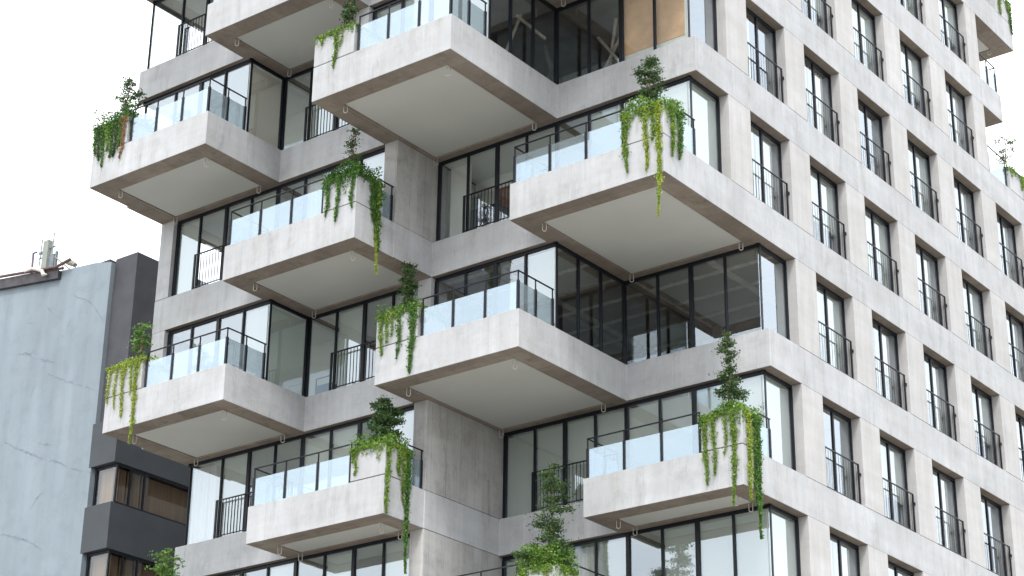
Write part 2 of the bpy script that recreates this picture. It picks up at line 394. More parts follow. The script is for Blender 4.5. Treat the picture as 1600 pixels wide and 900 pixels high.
# ------------------------------------------------------------------ glazing runs on the front
def curtain(kind, axis, a, b, pos, z0, z1, parent, inward, mat=None, drop=1.0):
    """a pleated curtain or flat blind behind one pane; inward is the unit step into the room"""
    m = MB(); d = 0.05*inward; zl = z1-(z1-z0)*drop
    if kind == 'blind':
        p0 = pos+d
        if axis == 'x': m.box(a+0.03, b-0.03, p0, p0+0.006, zl, z1)
        else: m.box(p0, p0+0.006, a+0.03, b-0.03, zl, z1)
        m.box(*((a+0.03, b-0.03, p0-0.02, p0+0.02) if axis == 'x' else (p0-0.02, p0+0.02, a+0.03, b-0.03)), zl-0.03, zl)
        return m.build('roller_blind', mat or BLIND, parent)
    n = max(8, int((b-a)/0.035)); prev = None
    for i in range(n+1):
        t = a+(b-a)*i/n; q = pos+d*1.8+0.03*math.sin(i*1.35)+0.012*math.sin(i*0.61+a)
        P = (t, q) if axis == 'x' else (q, t)
        if prev: m.quad((*prev, zl), (*P, zl), (*P, z1), (*prev, z1))
        prev = P
    return m.build('curtain', mat or CURT, parent, smooth=True)
def glazing(axis, marks, pos, z0, z1, inward, wide=(), style=None, ends=(True, True), thinjoin=False):
    """framed glass wall along axis at pos, mullions at marks; style letter per bay:
       b blind, c curtain, h half blind, - bare"""
    m = MB(); hd = 0.095; dp = 0.065*inward; ml = 0.027
    def bx(a, b, q0, q1, za, zb_):
        if axis == 'x': m.box(a, b, q0, q1, za, zb_)
        else: m.box(q0, q1, a, b, za, zb_)
    a0, a1 = marks[0], marks[-1]
    bx(a0-0.03, a1+0.03, pos, pos+dp, z1-hd, z1-0.003)
    bx(a0-0.03, a1+0.03, pos, pos+dp, z0+0.003, z0+0.045)
    for i, t in enumerate(marks):
        wdt = 0.055 if i in wide else ml
        if i == 0: 
            if not ends[0]: continue
            wdt = 0.045 if ends[0] is True else ends[0]
        if i == len(marks)-1:
            if not ends[1]: continue
            wdt = 0.045 if ends[1] is True else ends[1]
        bx(t-wdt, t+wdt, pos-0.006*inward, pos+dp*1.05, z0+0.045, z1-hd)
    fr = m.build('glass_wall', METAL, bld, bevel=0.004)
    for i, (a, b) in enumerate(zip(marks, marks[1:])):
        g = MB(); q = pos+0.045*inward
        if axis == 'x': g.quad((a, q, z0+0.04), (b, q, z0+0.04), (b, q, z1-hd+0.01), (a, q, z1-hd+0.01))
        else: g.quad((q, a, z0+0.04), (q, b, z0+0.04), (q, b, z1-hd+0.01), (q, a, z1-hd+0.01))
        g.build('pane', GLASS, fr)
        st = (style or '-'*20)[i]
        if st == 'b': curtain('blind', axis, a, b, pos+0.06*inward, z0+0.05, z1-0.14, fr, inward)
        elif st == 'h': curtain('blind', axis, a, b, pos+0.06*inward, z0+0.05, z1-0.14, fr, inward, drop=0.45)
        elif st == 'c': curtain('curtain', axis, a, b, pos+0.06*inward, z0+0.05, z1-0.14, fr, inward)
        elif st == 'g': curtain('blind', axis, a, b, pos+0.06*inward, z0+0.05, z1-0.14, fr, inward, mat=BEIGE)
    return fr
def run(r, x0, x1, yface, style=None, ends=(True, True), wide=()):
    MX = [-17.50, -17.15, -16.15, -15.1, -14.1, -13.07, -12.03, -11.0, -9.97, -8.98, -8.45, -7.45, -6.45, -5.46, -4.46, -3.42, -2.38, -1.33, -0.28]
    ms = [x0]+[x for x in MX if x0+0.45 < x < x1-0.45]+[x1]
    return glazing('x', ms, yface+0.14, zt(r+1), zb(r), 1, wide, style, ends)
thin = 0.013
# row -2
run(-2, -17.5, -12.93, YP, 'bbbbb'); run(-2, -12.93, -8.9, YS, 'bb-bbbb'); run(-2, -8.45, -0.28, YS, 'bbbbbbbbb')
# row -1
run(-1, -17.5, -13.07, YS, '---bbb', (thin, False), (2,)); run(-1, -13.07, -8.98, YS, 'bbbbb', (True, True), (2,)); run(-1, -8.45, -0.28, YS, 'cbc-bb--', (True, thin), (2, 4, 6))
# row 0
run(0, -17.42, -13.07, YS, '-----', (thin, thin), (2,)); run(0, -13.07, -8.98, Y3, '-bbb', (0.06, True), (2,))
run(0, -8.45, -4.46, YS, 'bbbb', (True, thin), (2,)); run(0, -4.46, -0.28, YB, '----', (thin, thin), (2,))
# row 1
run(1, -17.07, -8.98, Y3, 'b-bb-cbb', (True, True), (2, 4, 6)); run(1, -8.45, -0.28, YB, '-----bbb', (True, thin), (2, 4))
# row 2
run(2, -17.07, -13.07, Y3, '---b', (True, thin), (2,)); run(2, -13.07, -8.98, YB, '-b-b', (0.06, True), (2,))
run(2, -8.45, -4.46, YB, '---b', (True, thin), (2,)); run(2, -4.46, -0.28, YF, '----', (thin, thin), (2,))
# row 3
run(3, -17.42, -8.98, YB, 'cb--bb-b', (thin, True), (2, 4, 6)); run(3, -8.45, -0.28, YF, 'bbbbbbbb', (True, thin), (2, 4, 6))
# row 4
run(4, -17.42, -8.98, YB, 'bb-b-b-b', (thin, True), (2, 4, 6)); run(4, -8.45, -0.28, YF, 'bbcb-bbb', (True, thin), (2, 4, 6))
for r in (5, 6, 7): run(r, -17.42, -0.28, ROOM[r][3] if r > 5 else YF, 'bbb-bbbb-bbbb-bbbbb')
def side(r, x, marks, inward, style=None, ends=(False, True), wide=()):
    return glazing('y', marks, x, zt(r+1), zb(r), inward, wide, style, ends)
# glazed returns that face the right
side(0, -13.07, [YS+0.14, Y3+0.14], -1, 'g', (False, 0.06)); side(2, -13.07, [Y3+0.14, YB+0.14], -1, 'b', (False, 0.06))
side(0, -4.46, [YS+0.14, -10.35, -9.37, YB+0.14], -1, '---', (False, thin)); side(2, -4.46, [YB+0.14, -7.32, -6.30, YF+0.14], -1, '---', (False, thin), ())
# glazed returns at the left end
for r, y in ((-1, YS), (0, YS), (3, YB), (4, YB)):
    side(r, -17.5, [y+0.14, y+1.55], 1, '-', (False, 0.06))
# corner glazing on the right facade
BAY, W0, WW = 3.11275, -8.98335, 2.0362
def oy(c): return W0+BAY*c
for r in range(-3, 8):
    yf = ROOM[r][3]; c = {YS: -1, YB: 0, YF: 1}[yf]
    side(r, -0.28, [yf+0.14, oy(c)+WW], -1, 'b' if r in (-1, 3, 7) else ('-' if r in (0,2) else 'b'), (False, 0.05))

# ------------------------------------------------------------------ concrete walls and piers
def cwall(x0, x1, y0, y1, r, mat=WALLC, name='concrete_wall'):
    m = MB(); m.box(x0, x1, y0, y1, zt(r+1)+0.016, zb(r)-0.001); return m.build(name, mat, bld, bevel=0.006)
cwall(-8.97, -8.515, Y3+0.006, YB+0.6, 1); cwall(-8.97, -8.515, YB+0.006, YF+0.6, 3); cwall(-8.97, -8.515, YB+0.006, YF+0.6, 4)
cwall(-8.97, -8.515, YB+0.006, YB+0.7, 2, CONC); cwall(-8.97, -8.515, YS+0.006, Y3+0.6, 0, CONC); cwall(-8.97, -8.515, YS+0.006, YS+0.6, -1, CONC)
for r in (1, 2): cwall(-17.645, -17.12, Y3+0.006, Y3+0.6, r, CONC)
for r, y in ((1, Y3+0.6), (2, Y3+0.6), (-1, YS+1.62), (0, YS+1.62), (3, YB+1.62), (4, YB+1.62), (5, YB+0.4), (6, YF+.4), (7, YF+.4)):  # unseen left wall, opened between the piers to let daylight backlight the blinds
    if r in (-1, 0):
        cwall(-17.645, -17.4, 2.0, END[r], r, CONC)
    else:
        yy = y
        while yy < END[r]-0.5:
            cwall(-17.645, -17.3, yy, min(yy+0.5, END[r]), r, CONC); yy += 5.8
# piers of the right facade, every one a part
for r in range(-3, 8):
    c0 = {YS: -1, YB: 0, YF: 1}[ROOM[r][3]]
    c = c0
    while True:
        y0 = oy(c)+WW; y1 = oy(c+1)
        last = y1 > END[r]-0.3
        if last: y1 = END[r]
        m = MB(); m.box(-0.62, -0.0005, y0, y1, zt(r+1)+0.012, zb(r)-0.001)
        m.build('facade_pier', FACADE, bld, bevel=0.006)
        if last: break
        c += 1
    cwall(-8.0, -4.9 if r in (-1, -2) else -0.6, END[r]-0.3, END[r]-0.006, r, CONC)

# ------------------------------------------------------------------ facade windows
rng = random.Random(5)
def window_meshes():
    m = MB(); h = H-T; a, b = 0.004, WW-0.004; x = -0.27
    m.box(x-0.07, x, a, b, h-0.09, h-0.004); m.box(x-0.07, x, a, b, 0.004, 0.05)
    m.box(x-0.05, x, a, a+0.05, 0.05, h-0.09); m.box(x-0.05, x, b-0.05, b, 0.05, h-0.09)
    m.box(x-0.06, x+0.006, WW/2-0.035, WW/2+0.035, 0.05, h-0.09)
    g1 = MB(); g1.quad((x-0.03, a+0.05, 0.045), (x-0.03, WW/2-0.04, 0.045), (x-0.03, WW/2-0.04, h-0.08), (x-0.03, a+0.05, h-0.08))
    g2 = MB(); g2.quad((x-0.045, WW/2+0.04, 0.045), (x-0.045, b-0.06, 0.045), (x-0.045, b-0.06, h-0.08), (x-0.045, WW/2+0.04, h-0.08))
    rl = MB(); xr = -0.10
    rl.box(xr-0.016, xr+0.016, 0.06, WW-0.09, 1.135, 1.165)
    rl.box(xr-0.010, xr+0.010, 0.06, WW-0.09, 0.07, 0.09)
    nb = 14
    for i in range(1, nb):
        t = 0.06+(WW-0.15)*i/nb; rl.box(xr-0.0035, xr+0.0035, t-0.0035, t+0.0035, 0.09, 1.135)
    rl.box(xr-0.02, xr+0.02, WW-0.115, WW-0.075, 0.0, 1.165); rl.box(xr-0.02, xr+0.02, 0.045, 0.075, 0.0, 1.165)
    rl.box(xr-0.03, xr+0.03, WW-0.075, WW-0.004, 0.86, 0.93)
    pass
    return m, g1, g2, rl
wm, g1, g2, rl = window_meshes()
def mk(mb, name, mat, loc):
    me = bpy.data.meshes.new(name); me.from_pydata(mb.v, [], mb.f); me.materials.append(mat); me.update(); return me
ME = dict(w=mk(wm, 'window', METAL, 0), g1=mk(g1, 'pane', GLASS, 0), g2=mk(g2, 'pane', GLASS, 0), r=mk(rl, 'window_railing', METAL, 0))
cm = MB(); n_ = 26; prev = None
for i in range(n_+1):
    t = 0.07+0.86*i/n_; q = -0.46+0.03*math.sin(i*1.4)
    if prev: cm.quad((prev[0], prev[1], 0.03), (q, t, 0.03), (q, t, 2.36), (prev[0], prev[1], 2.36))
    prev = (q, t)
ME['c'] = mk(cm, 'curtain', CURT, 0)
bl = MB(); bl.box(-0.40, -0.394, 0.08, WW-0.08, 0.9, 2.36); ME['b'] = mk(bl, 'roller_blind', BLIND, 0)
bl = MB(); bl.box(-0.40, -0.394, 0.08, WW-0.08, 0.05, 2.36); ME['B'] = mk(bl, 'roller_blind', BLIND, 0)
for r in range(-2, 6):
    c = {YS: -1, YB: 0, YF: 1}[ROOM[r][3]]+1
    while oy(c)+WW < END[r]:
        loc = (0, oy(c), zt(r+1))
        o = link('window', ME['w'], bld, loc)
        link('pane', ME['g1'], o, loc); link('pane', ME['g2'], o, loc); link('window_railing', ME['r'], o, loc)
        k = rng.random()
        if k < 0.40:
            link('curtain', ME['c'], o, loc); link('curtain', ME['c'], o, (0, oy(c)+0.93, zt(r+1)))
        elif k < 0.55: link('curtain', ME['c'], o, loc)
        elif k < 0.84: link('roller_blind', ME['B'], o, loc)
        elif k < 0.96: link('roller_blind', ME['b'], o, loc)
        c += 1

# ------------------------------------------------------------------ railings
def rail(parent, pts, z, posts, handle_only=False, h=1.08, gh=0.80):
    """pts: polyline corners of the rail; posts: list of (x, y)"""
    m = MB()
    for p, q in zip(pts, pts[1:]):
        if abs(p[0]-q[0]) > abs(p[1]-q[1]): m.box(min(p[0], q[0])-0.018, max(p[0], q[0])+0.018, p[1]-0.018, p[1]+0.018, z+h-0.03, z+h)
        else: m.box(p[0]-0.018, p[0]+0.018, min(p[1], q[1])-0.018, max(p[1], q[1])+0.018, z+h-0.0305, z+h-0.0005)
    for i, (x, y) in enumerate(posts):
        m.box(x-0.015, x+0.015, y-0.015, y+0.015, z+gh, z+h-0.03)
        m.box(x-0.032, x+0.032, y-0.032, y+0.032, z-0.01, z+gh)
    o = m.build('balcony_railing', METAL, parent, bevel=0.003)
    for p, q in zip(pts, pts[1:]):
        d = Vector((q[0]-p[0], q[1]-p[1])); ln = d.length; d.normalize()
        ps = sorted([((x-p[0])*d.x+(y-p[1])*d.y) for x, y in posts if abs((x-p[0])*d.y-(y-p[1])*d.x) < 0.05 and -0.02 <= ((x-p[0])*d.x+(y-p[1])*d.y) <= ln+0.02])
        ss = sorted(set([0.0]+ps+[ln])); 
        for a, b in zip(ss, ss[1:]):
            if b-a < 0.12: continue
            g = MB(); x0, y0 = p[0]+d.x*(a+0.03), p[1]+d.y*(a+0.03); x1, y1 = p[0]+d.x*(b-0.03), p[1]+d.y*(b-0.03)
            nx, ny = d.y*0.006, -d.x*0.006
            g.box(min(x0, x1)-abs(nx), max(x0, x1)+abs(nx), min(y0, y1)-abs(ny), max(y0, y1)+abs(ny), z+0.02, z+gh-0.02)
            g.build('glass_panel', RGLASS, o)
    return o
def planter(x0, x1, y0, y1, z, h=0.85, parent=None):
    bm = bmesh.new()
    me = bpy.data.meshes.new('planter_box')
    m = MB(); zz = z+0.022; t = 0.09
    m.box(x0, x1, y0, y0+t, zz, z+h); m.box(x0, x1, y1-t, y1, zz, z+h)
    m.box(x0, x0+t, y0+t, y1-t, zz, z+h); m.box(x1-t, x1, y0+t, y1-t, zz, z+h)
    m.box(x0+t, x1-t, y0+t, y1-t, zz, z+h-0.1, 1)
    m.box(x0+0.03, x1-0.03, y0+0.03, y1-0.03, z-0.002, zz, 2)
    bm.free()
    return m.build('planter_box', [CONC, SOIL, METAL], bld, bevel=0.012)
PL = {}
def balcony(k, x0, x1, yf, side_):
    z = zt(k); yy = yf+0.08
    i = [i for i in range(4) if COLX[i][0] < (x0+x1)/2 < COLX[i][1]][0]
    yr = ROOM[k-1][i] if k-1 in ROOM else YS
    # x where the neighbour front is
    if side_ == 'L':
        px0, px1 = x0+0.002, x0+1.40; py1 = yf+1.15
        planter(px0, px1, yf+0.002, py1, z); PL[(k, i)] = (px0, px1, yf, py1, z+0.85)
        xr = x1-0.09; xl = px1+0.10
        posts = []; t = xr
        while t > xl+0.45: posts.append((t, yy)); t -= 1.03
        posts.append((xl, yy))
        rail(bld, [(xl, yy), (xr, yy)], z, posts)
        ye = yr-0.02 if i < 2 or True else yr
        sp = []; t = yy+0.72
        while t < ye-0.35: sp.append((xr, t)); t += 0.76
        sp.append((xr, ye-0.03))
        rail(bld, [(xr, yy), (xr, ye)], z, sp)
        ylb = front_y(k, i-1) if i > 0 else ROOM[k-1][i]
        rail(bld, [(x0+0.08, py1+0.08), (x0+0.08, max(yr, py1+0.5)-0.03)], z, [(x0+0.08, py1+0.08)])
    else:
        px0, px1 = x1-1.16, x1-0.002; py1 = yf+0.90
        planter(px0, px1, yf+0.002, py1, z); PL[(k, i)] = (px0, px1, yf, py1, z+0.85)
        xl = x0+0.09; xr = px0-0.07
        posts = [(xr, yy)]; t = xl
        while t < xr-0.4: posts.append((t, yy)); t += (xr-xl)/3.0
        rail(bld, [(xl, yy), (xr, yy)], z, posts)
        yl = (ROOM[k-1][i])-0.03
        sp = []; t = yy+0.75
        while t < yl-0.3: sp.append((xl, t)); t += 0.78
        rail(bld, [(xl, yy), (xl, yl)], z, sp)
        xs_ = x1-0.08; ye = yl if i < 3 else yl
        if ye-py1 > 0.25: rail(bld, [(xs_, py1+0.06), (xs_, ye)], z, [(xs_, ye-0.04)])
for b in BALC: balcony(*b)
# juliet railings with thin bars
def juliet(x0, x1, y, z, h=1.13):
    m = MB(); m.box(x0, x1, y-0.018, y+0.018, z+h-0.03, z+h); m.box(x0, x1, y-0.012, y+0.012, z+0.06, z+0.085)
    n = int((x1-x0)/0.115)
    for i in range(1, n): t = x0+(x1-x0)*i/n; m.box(t-0.0075, t+0.0075, y-0.0075, y+0.0075, z+0.085, z+h-0.03)
    for t in (x0, x1): m.box(t-0.022, t+0.022, y-0.022, y+0.022, z, z+h)
    m.box(x0-0.04, x0-0.022, y-0.02, y+0.05, z, z+h)
    return m.build('balcony_bar_railing', METAL, bld)
juliet(-7.47, -4.69, YB+0.06, zt(2)); juliet(-7.42, -4.69, YF+0.06, zt(4)); juliet(-16.15, -13.29, Y3+0.06, zt(2)); juliet(-16.15, -13.29, YB+0.06, zt(4))
juliet(-12.05, -9.03, YB+0.06, zt(3)); juliet(-12.05, -9.03, Y3+0.06, zt(1)); juliet(-16.15, -13.29, YS+0.06, zt(0))
juliet(-7.47, -4.69, YS+0.06, zt(0))

# ------------------------------------------------------------------ rooms behind the glass
for r in range(-2, 8):
    z0, z1 = zt(r+1), zb(r); ym = 1.5
    for i in range(4):
        y0 = ROOM[r][i]+0.25; x0, x1 = COLX[i]
        x0 += 0.05 if i else 0.3; x1 -= 0.2 if i in (0, 2) else 0.06
        if i == 3: x1 = -0.7 if False else -0.36
        rough = (r == 0 and i in (2, 3)) or (r == 2 and i in (2, 3))
        m = MB(); m.box(x0, x1, y0, ym if i < 3 else END[r]-0.4, z1-0.02, z1-0.003)
        m.build('room_ceiling', GYPS if (rough and r == 2) else (RAWW if rough else CEIL), bld)
    # pale partitions added to bounce daylight and brighten the front rooms
    for i in (0, 1, 2):
        if i == 2 and r in (0, 1, 2): continue
        yp = ROOM[r][i]+3.3; xa, xb_ = COLX[i]
        m = MB(); m.box(xa+(0.9 if i == 0 else 0.06), xb_-0.25, yp, yp+0.1, z0+0.01, z1-0.022); m.build('room_wall', ROOMW, bld)
    # back and dividing walls
    m = MB(); m.box(-13.0, -5.2, ym, ym+0.15, z0+0.01, z1-0.022)
    m.box(-5.2, -5.05, ym, END[r]-0.4, z0+0.01, z1-0.022)
    m.build('room_wall', RAWW if r in (0,) else ROOMW, bld)
    m = MB()
    m.box(-5.05, -0.6, 0.2, 0.3, z0+0.01, z1-0.022)
    m.box(-8.85, -8.7, max(ROOM[r][1], ROOM[r][2])+0.7, ym-0.01, z0+0.01, z1-0.022)
    if r > 4: m.box(-13.3, -13.2, max(ROOM[r][0], ROOM[r][1])+0.5, ym-0.01, z0+0.01, z1-0.022)
    m.build('room_wall', RAWW if r in (0, 2) else ROOMW, bld)
    m = MB(); m.box(-5.04, -0.6, oy(2)+WW+0.3, oy(2)+WW+0.42, z0+0.01, z1-0.022); m.box(-5.04, -0.6, oy(4)+WW+0.3, oy(4)+WW+0.42, z0+0.01, z1-0.022)
    m.build('room_wall', ROOMW, bld)
# row 1 flat: pale kitchen wall, dark cabinet, brown door
z0 = zt(2)
m = MB(); m.box(-8.4, -7.75, -7.9, -7.8, z0+0.01, zb(1)-0.03); m.build('room_wall', ROOMW, bld)
m = MB(); m.box(-8.1, -6.9, -7.7, -7.15, z0+0.01, z0+1.02); m.box(-8.12, -6.88, -7.72, -7.13, z0+1.02, z0+1.06); m.build('kitchen_cabinet', CABINET, bld, bevel=0.01)
m = MB(); m.box(-8.4, -2.4, -6.8, -6.7, z0+0.01, zb(1)-0.03); m.build('room_wall', ROOMW, bld)
m = MB(); m.box(-7.52, -7.12, -6.85, -6.802, z0+0.01, z0+2.02); m.build('brown_door', WOOD, bld, bevel=0.01)
zf = zt(3)
t = empty('storage_crate', (-12.6, -8.0, zf), 'small grey crate with a wire rim on the floor behind the mid-left bar railing', 'crate')
m = MB(); m.box(-12.9, -12.3, -8.15, -7.85, zf+0.01, zf+0.42); m.build('box', simple('grey_blue_box', (0.16, 0.21, 0.25), 0.6), t, bevel=0.02)
m = MB()
for xx in (-12.88, -12.32): m.box(xx-0.012, xx+0.012, -8.13, -8.11, zf+0.42, zf+0.64)
m.box(-12.89, -12.31, -8.13, -8.11, zf+0.62, zf+0.64); m.build('wire_rim', METAL, t)
# row 2: raw flat with a leaning board, solid panel with the shade of an opening as its colour
z0 = zt(3)
m = MB(); m.box(-4.2, -0.9, -1.2, -1.1, z0+0.01, zb(2)-0.03); m.build('room_wall', RAWW, bld)
m = MB(); m.box(-2.3, -1.5, -1.27, -1.2, z0+0.6, z0+1.9); m.build('opening_shade_panel', CABINET, bld)
# row 0: plywood sheets and construction props
z0 = zt(1)
m = MB(); m.box(-2.36, -1.38, -8.22, -8.20, z0+0.32, zb(0)-0.12); m.box(-1.34, -0.46, -8.22, -8.20, z0+0.32, zb(0)-0.12); m.build('plywood_sheet', PLY, bld)
m = MB(); m.box(-2.36, -0.40, -8.20, -8.17, z0+0.01, z0+0.32); m.box(-0.46, -0.36, -8.24, -8.2, z0+0.01, zb(0)-0.12); m.build('white_board', ROOMW, bld)
m = MB()
for p in (((-4.0, -7.4, z0), (-3.1, -6.9, z0+2.3)), ((-3.9, -6.9, z0), (-3.3, -7.2, z0+2.3)), ((-3.9, -7.2, z0+1.9), (-2.9, -7.2, z0+0.5)), ((-5.6, -9.6, z0), (-5.2, -9.0, z0+2.2)), ((-5.2, -9.2, z0+2.1), (-4.8, -8.4, z0+1.6))):
    m.tube(p, 0.045, 8)
m.build('scaffold_prop', simple('scaffold_tube', (0.45, 0.42, 0.36), 0.6, 0.2, 5), bld)

# ------------------------------------------------------------------ far-end terraces of the right side
planter(-4.1, -0.002, 11.35, 12.56, zt(-2), 0.85)
planter(-1.15, -0.002, 11.1, 12.56, zt(0), 0.80)
rail(bld, [(-0.09, 9.56), (-0.09, 11.0)], zt(0), [(-0.09, 9.6), (-0.09, 10.95)])
rail(bld, [(-0.09, 9.56), (-0.09, 10.9), (-4.0, 10.9)], zt(-1), [(-0.09, 10.2), (-0.09, 10.86)])
glazing('x', [-3.9, -2.6, -1.3, -0.35], 9.5, zt(-1), zb(-2), 1, style='---')

# ------------------------------------------------------------------ foliage
def leaves(P, size, rs, droop=0.4, aspect=0.62):
    """one folded leaf of four vertices per row of P"""
    n = len(P); P = np.asarray(P, float)
    d = rs.normal(size=(n, 3)); d[:, 2] = d[:, 2]*0.6-droop; d /= np.linalg.norm(d, axis=1)[:, None]
    q = rs.normal(size=(n, 3)); q -= (q*d).sum(1)[:, None]*d; q /= np.linalg.norm(q, axis=1)[:, None]
    s = size*rs.uniform(0.6, 1.3, n)[:, None]
    a = P-d*s*0.5; b = P+q*s*aspect*0.5; c = P+d*s*0.5; e = P-q*s*aspect*0.5
    V = np.stack([a, b, c, e], 1).reshape(-1, 3)
    F = np.arange(4*n).reshape(-1, 4)
    return V, F
def leafobj(name, groups, parent, loc, tags=None):
    """groups: list of (V, F, material)"""
    vs, fs, mi, mats, off = [], [], [], [], 0
    for V, F, m in groups:
        if m not in mats: mats.append(m)
        vs.append(V); fs += [tuple(int(x)+off for x in f) for f in F]; mi += [mats.index(m)]*len(F); off += len(V)
    A = np.concatenate(vs)-np.array(loc)
    me = bpy.data.meshes.new(name); me.from_pydata(A.tolist(), [], fs)
    for m in mats: me.materials.append(m)
    me.polygons.foreach_set('material_index', mi); me.update()
    return link(name, me, parent, loc)
def tubes(m):
    return np.array(m.v), m.f
def vine(box, strands, label, seed, mat=VINE, mat2=VINED, matn=900, top=0.16, extra=None, group='trailing plants in the balcony planters', skip_mat=None):
    """box = planter (x0,x1,y0,y1,ztop); strands = (x, y, zend, width, density, material)"""
    rs = np.random.RandomState(seed); x0, x1, y0, y1, z = box; matn = int(matn*1.7); top *= 1.15
    G = []
    P = np.column_stack([rs.uniform(x0-0.06, x1+0.06, matn), rs.uniform(y0-0.07, y1+0.03, matn), np.zeros(matn)])
    hgt = 0.55+0.45*np.sin(P[:, 0]*5+seed)*np.cos(P[:, 1]*4.3+seed*2)
    P[:, 2] = z-0.03+rs.uniform(0, 1, matn)*top*(0.5+hgt)
    edge = (P[:, 0] < x0+0.02)|(P[:, 0] > x1-0.02)|(P[:, 1] < y0+0.02)
    P[edge, 2] -= rs.uniform(0, 0.22, edge.sum())
    V, F = leaves(P, 0.07, rs); k = rs.rand(len(P)) < 0.55
    F1 = F[k]; F2 = F[~k]; G += [(V, F1, mat), (V, F2, mat2)]
    st = MB()
    for (sx, sy, ze, wd, dens, sm) in strands:
        L_ = z-ze; n = int(L_*dens*1.5)
        # the strand clings just outside the planter face
        ox = 0.03 if sx > x1-0.03 else 0.0; oy_ = -0.035 if sx <= x1-0.03 else 0.0
        t = rs.uniform(0, 1, n)**1.15
        tap = np.where(t < 0.75, 1-0.35*t, (1-t)*2.9+0.02)
        w = wd*tap*(0.75+0.45*np.sin(t*13+sx*7)*np.sin(t*31+seed))*(1+0.9*np.exp(-t*7))
        along = rs.normal(0, 0.42, n)*w; out = np.abs(rs.normal(0, 0.03, n))
        cl = 0.05*np.sin(t*5+sx*3+seed)*t
        P = np.zeros((n, 3)); P[:, 2] = z+0.04-t*(L_+0.04)
        if sx > x1-0.03: P[:, 0] = x1+0.03+out; P[:, 1] = sy+along+cl
        else: P[:, 0] = sx+along+cl; P[:, 1] = y0-0.03-out
        V, F = leaves(P, 0.056, rs, 0.9); G.append((V, F, sm or mat))
        for q in range(3):
            pts = []
            for u in range(10):
                tt = u/9*(0.95-0.12*q); c = 0.05*math.sin(tt*5+sx*3+seed)*tt+wd*0.2*(q-1)
                zz = z+0.03-tt*(L_+0.03)
                pts.append((x1+0.035, sy+c, zz) if sx > x1-0.03 else (sx+c, y0-0.04, zz))
            st.tube(pts, 0.0045, 4)
    if extra: G += extra(rs)
    # short fringe along the lip
    nf = int(((x1-x0)+(y1-y0))*420)
    t = rs.uniform(0, (x1-x0)+(y1-y0), nf); P = np.zeros((nf, 3)); fr = t < (x1-x0)
    P[:, 0] = np.where(fr, x0+t, x1+0.04); P[:, 1] = np.where(fr, y0-0.04, y0+t-(x1-x0))
    hang = (0.07+0.17*np.clip(np.sin(t*6.3+seed)+0.7*np.sin(t*17+seed*3), 0, 2)**1.3)*top/0.25
    P[:, 2] = z+0.04-rs.uniform(0, 1, nf)*hang
    V, F = leaves(P, 0.055, rs, 0.7); G.append((V, F, mat))
    if st.v: V, F = tubes(st); G.append((V, [tuple(f) for f in F], BARK))
    base = ((x0+x1)/2, (y0+y1)/2, z-0.1)
    o = leafobj('trailing_plant', G, None, base)
    o['label'] = label; o['category'] = 'plant'; o['group'] = group
    return o
def tree(base, height, width, label, seed, nl=2600, leafm=TREEL, lean=(0, 0), tiers=9, size=0.055, shape='tiers', group='small trees in the balcony planters', trunk=0.028, stake=False, bare=0.0):
    rs = np.random.RandomState(seed); x, y, z = base
    root = empty('small_tree', base, label, 'tree', group)
    m = MB()
    def tp(t): return np.array([x+lean[0]*t+0.03*math.sin(t*6+seed), y+lean[1]*t+0.03*math.cos(t*5+seed), z+height*t])
    m.tube([tuple(tp(t)) for t in np.linspace(-0.06, 0.97, 12)], [trunk*(1-0.8*t)+0.003 for t in np.linspace(0, 1, 12)], 7)
    if stake: m.tube([(x+0.10, y-0.05, z-0.1), (x+0.10, y-0.05, z+height*0.62)], 0.028, 6)
    P = []
    nb = tiers*4; rt_n = rs.uniform(0.4, 1.3, tiers+1)
    for b in range(nb):
        t = bare+(1-bare)*(0.10+0.88*(b+rs.uniform(-0.5, 0.5))/nb); t = min(max(t, bare), 0.99)
        kq = int(b/4); t = bare+(1-bare)*(0.10+0.86*(kq+0.25*rs.normal(0, 1.3)+0.5)/tiers) if shape == 'tiers' else t; t = min(t, 0.99)
        a = b*1.9+rs.uniform(-0.5, 0.5)
        tt = (t-bare)/(1-bare)
        if shape == 'tiers': rr = width*(1.0-0.70*tt)*rs.uniform(0.45, 1.1)*rt_n[kq]
        elif shape == 'round': rr = width*math.sin(math.pi*min(0.96, max(0.12, tt*0.9+0.08)))*rs.uniform(0.6, 1.05)
        else: rr = width*rs.uniform(0.35, 1.0)*(1-0.4*abs(tt-0.5))
        s = tp(t); up_ = rs.uniform(0.0, 0.35)*rr
        e = s+np.array([math.cos(a)*rr, math.sin(a)*rr, up_])
        mid = (s+e)/2+np.array([0, 0, 0.05*rr+rs.uniform(-.02, .02)])
        m.tube([tuple(s), tuple(mid), tuple(e)], [0.010, 0.007, 0.003], 4)
        nn = int(1.6*nl/nb*(0.4+0.9*rr/width))
        # three or four tufts along the branch
        for q in range(3 if rr > 0.5*width else 2):
            u = 0.45+0.27*q+rs.uniform(-.1, .1); c = s+(e-s)*u
            k = nn//3; spread = 0.05+0.09*width*rs.uniform(0.4, 1.2)
            g = rs.normal(size=(k, 3))*np.array([spread, spread, spread*0.42])+c
            P.append(g)
            for _ in range(3):
                gg = g[rs.randint(len(g))] if len(g) else c
                m.tube([tuple(c), tuple(gg)], [0.004, 0.002], 3, cap=False)
    tr = m.build('trunk', BARK, root)
    P = np.concatenate(P); V, F = leaves(P, size*1.3, rs, 0.1)
    leafobj('crown', [(V, F, leafm)], root, (x, y, z+height*0.5))
    return root
def S(x, y, ze, wd=0.12, dens=330, m=None): return (x, y, ze, wd, dens, m)
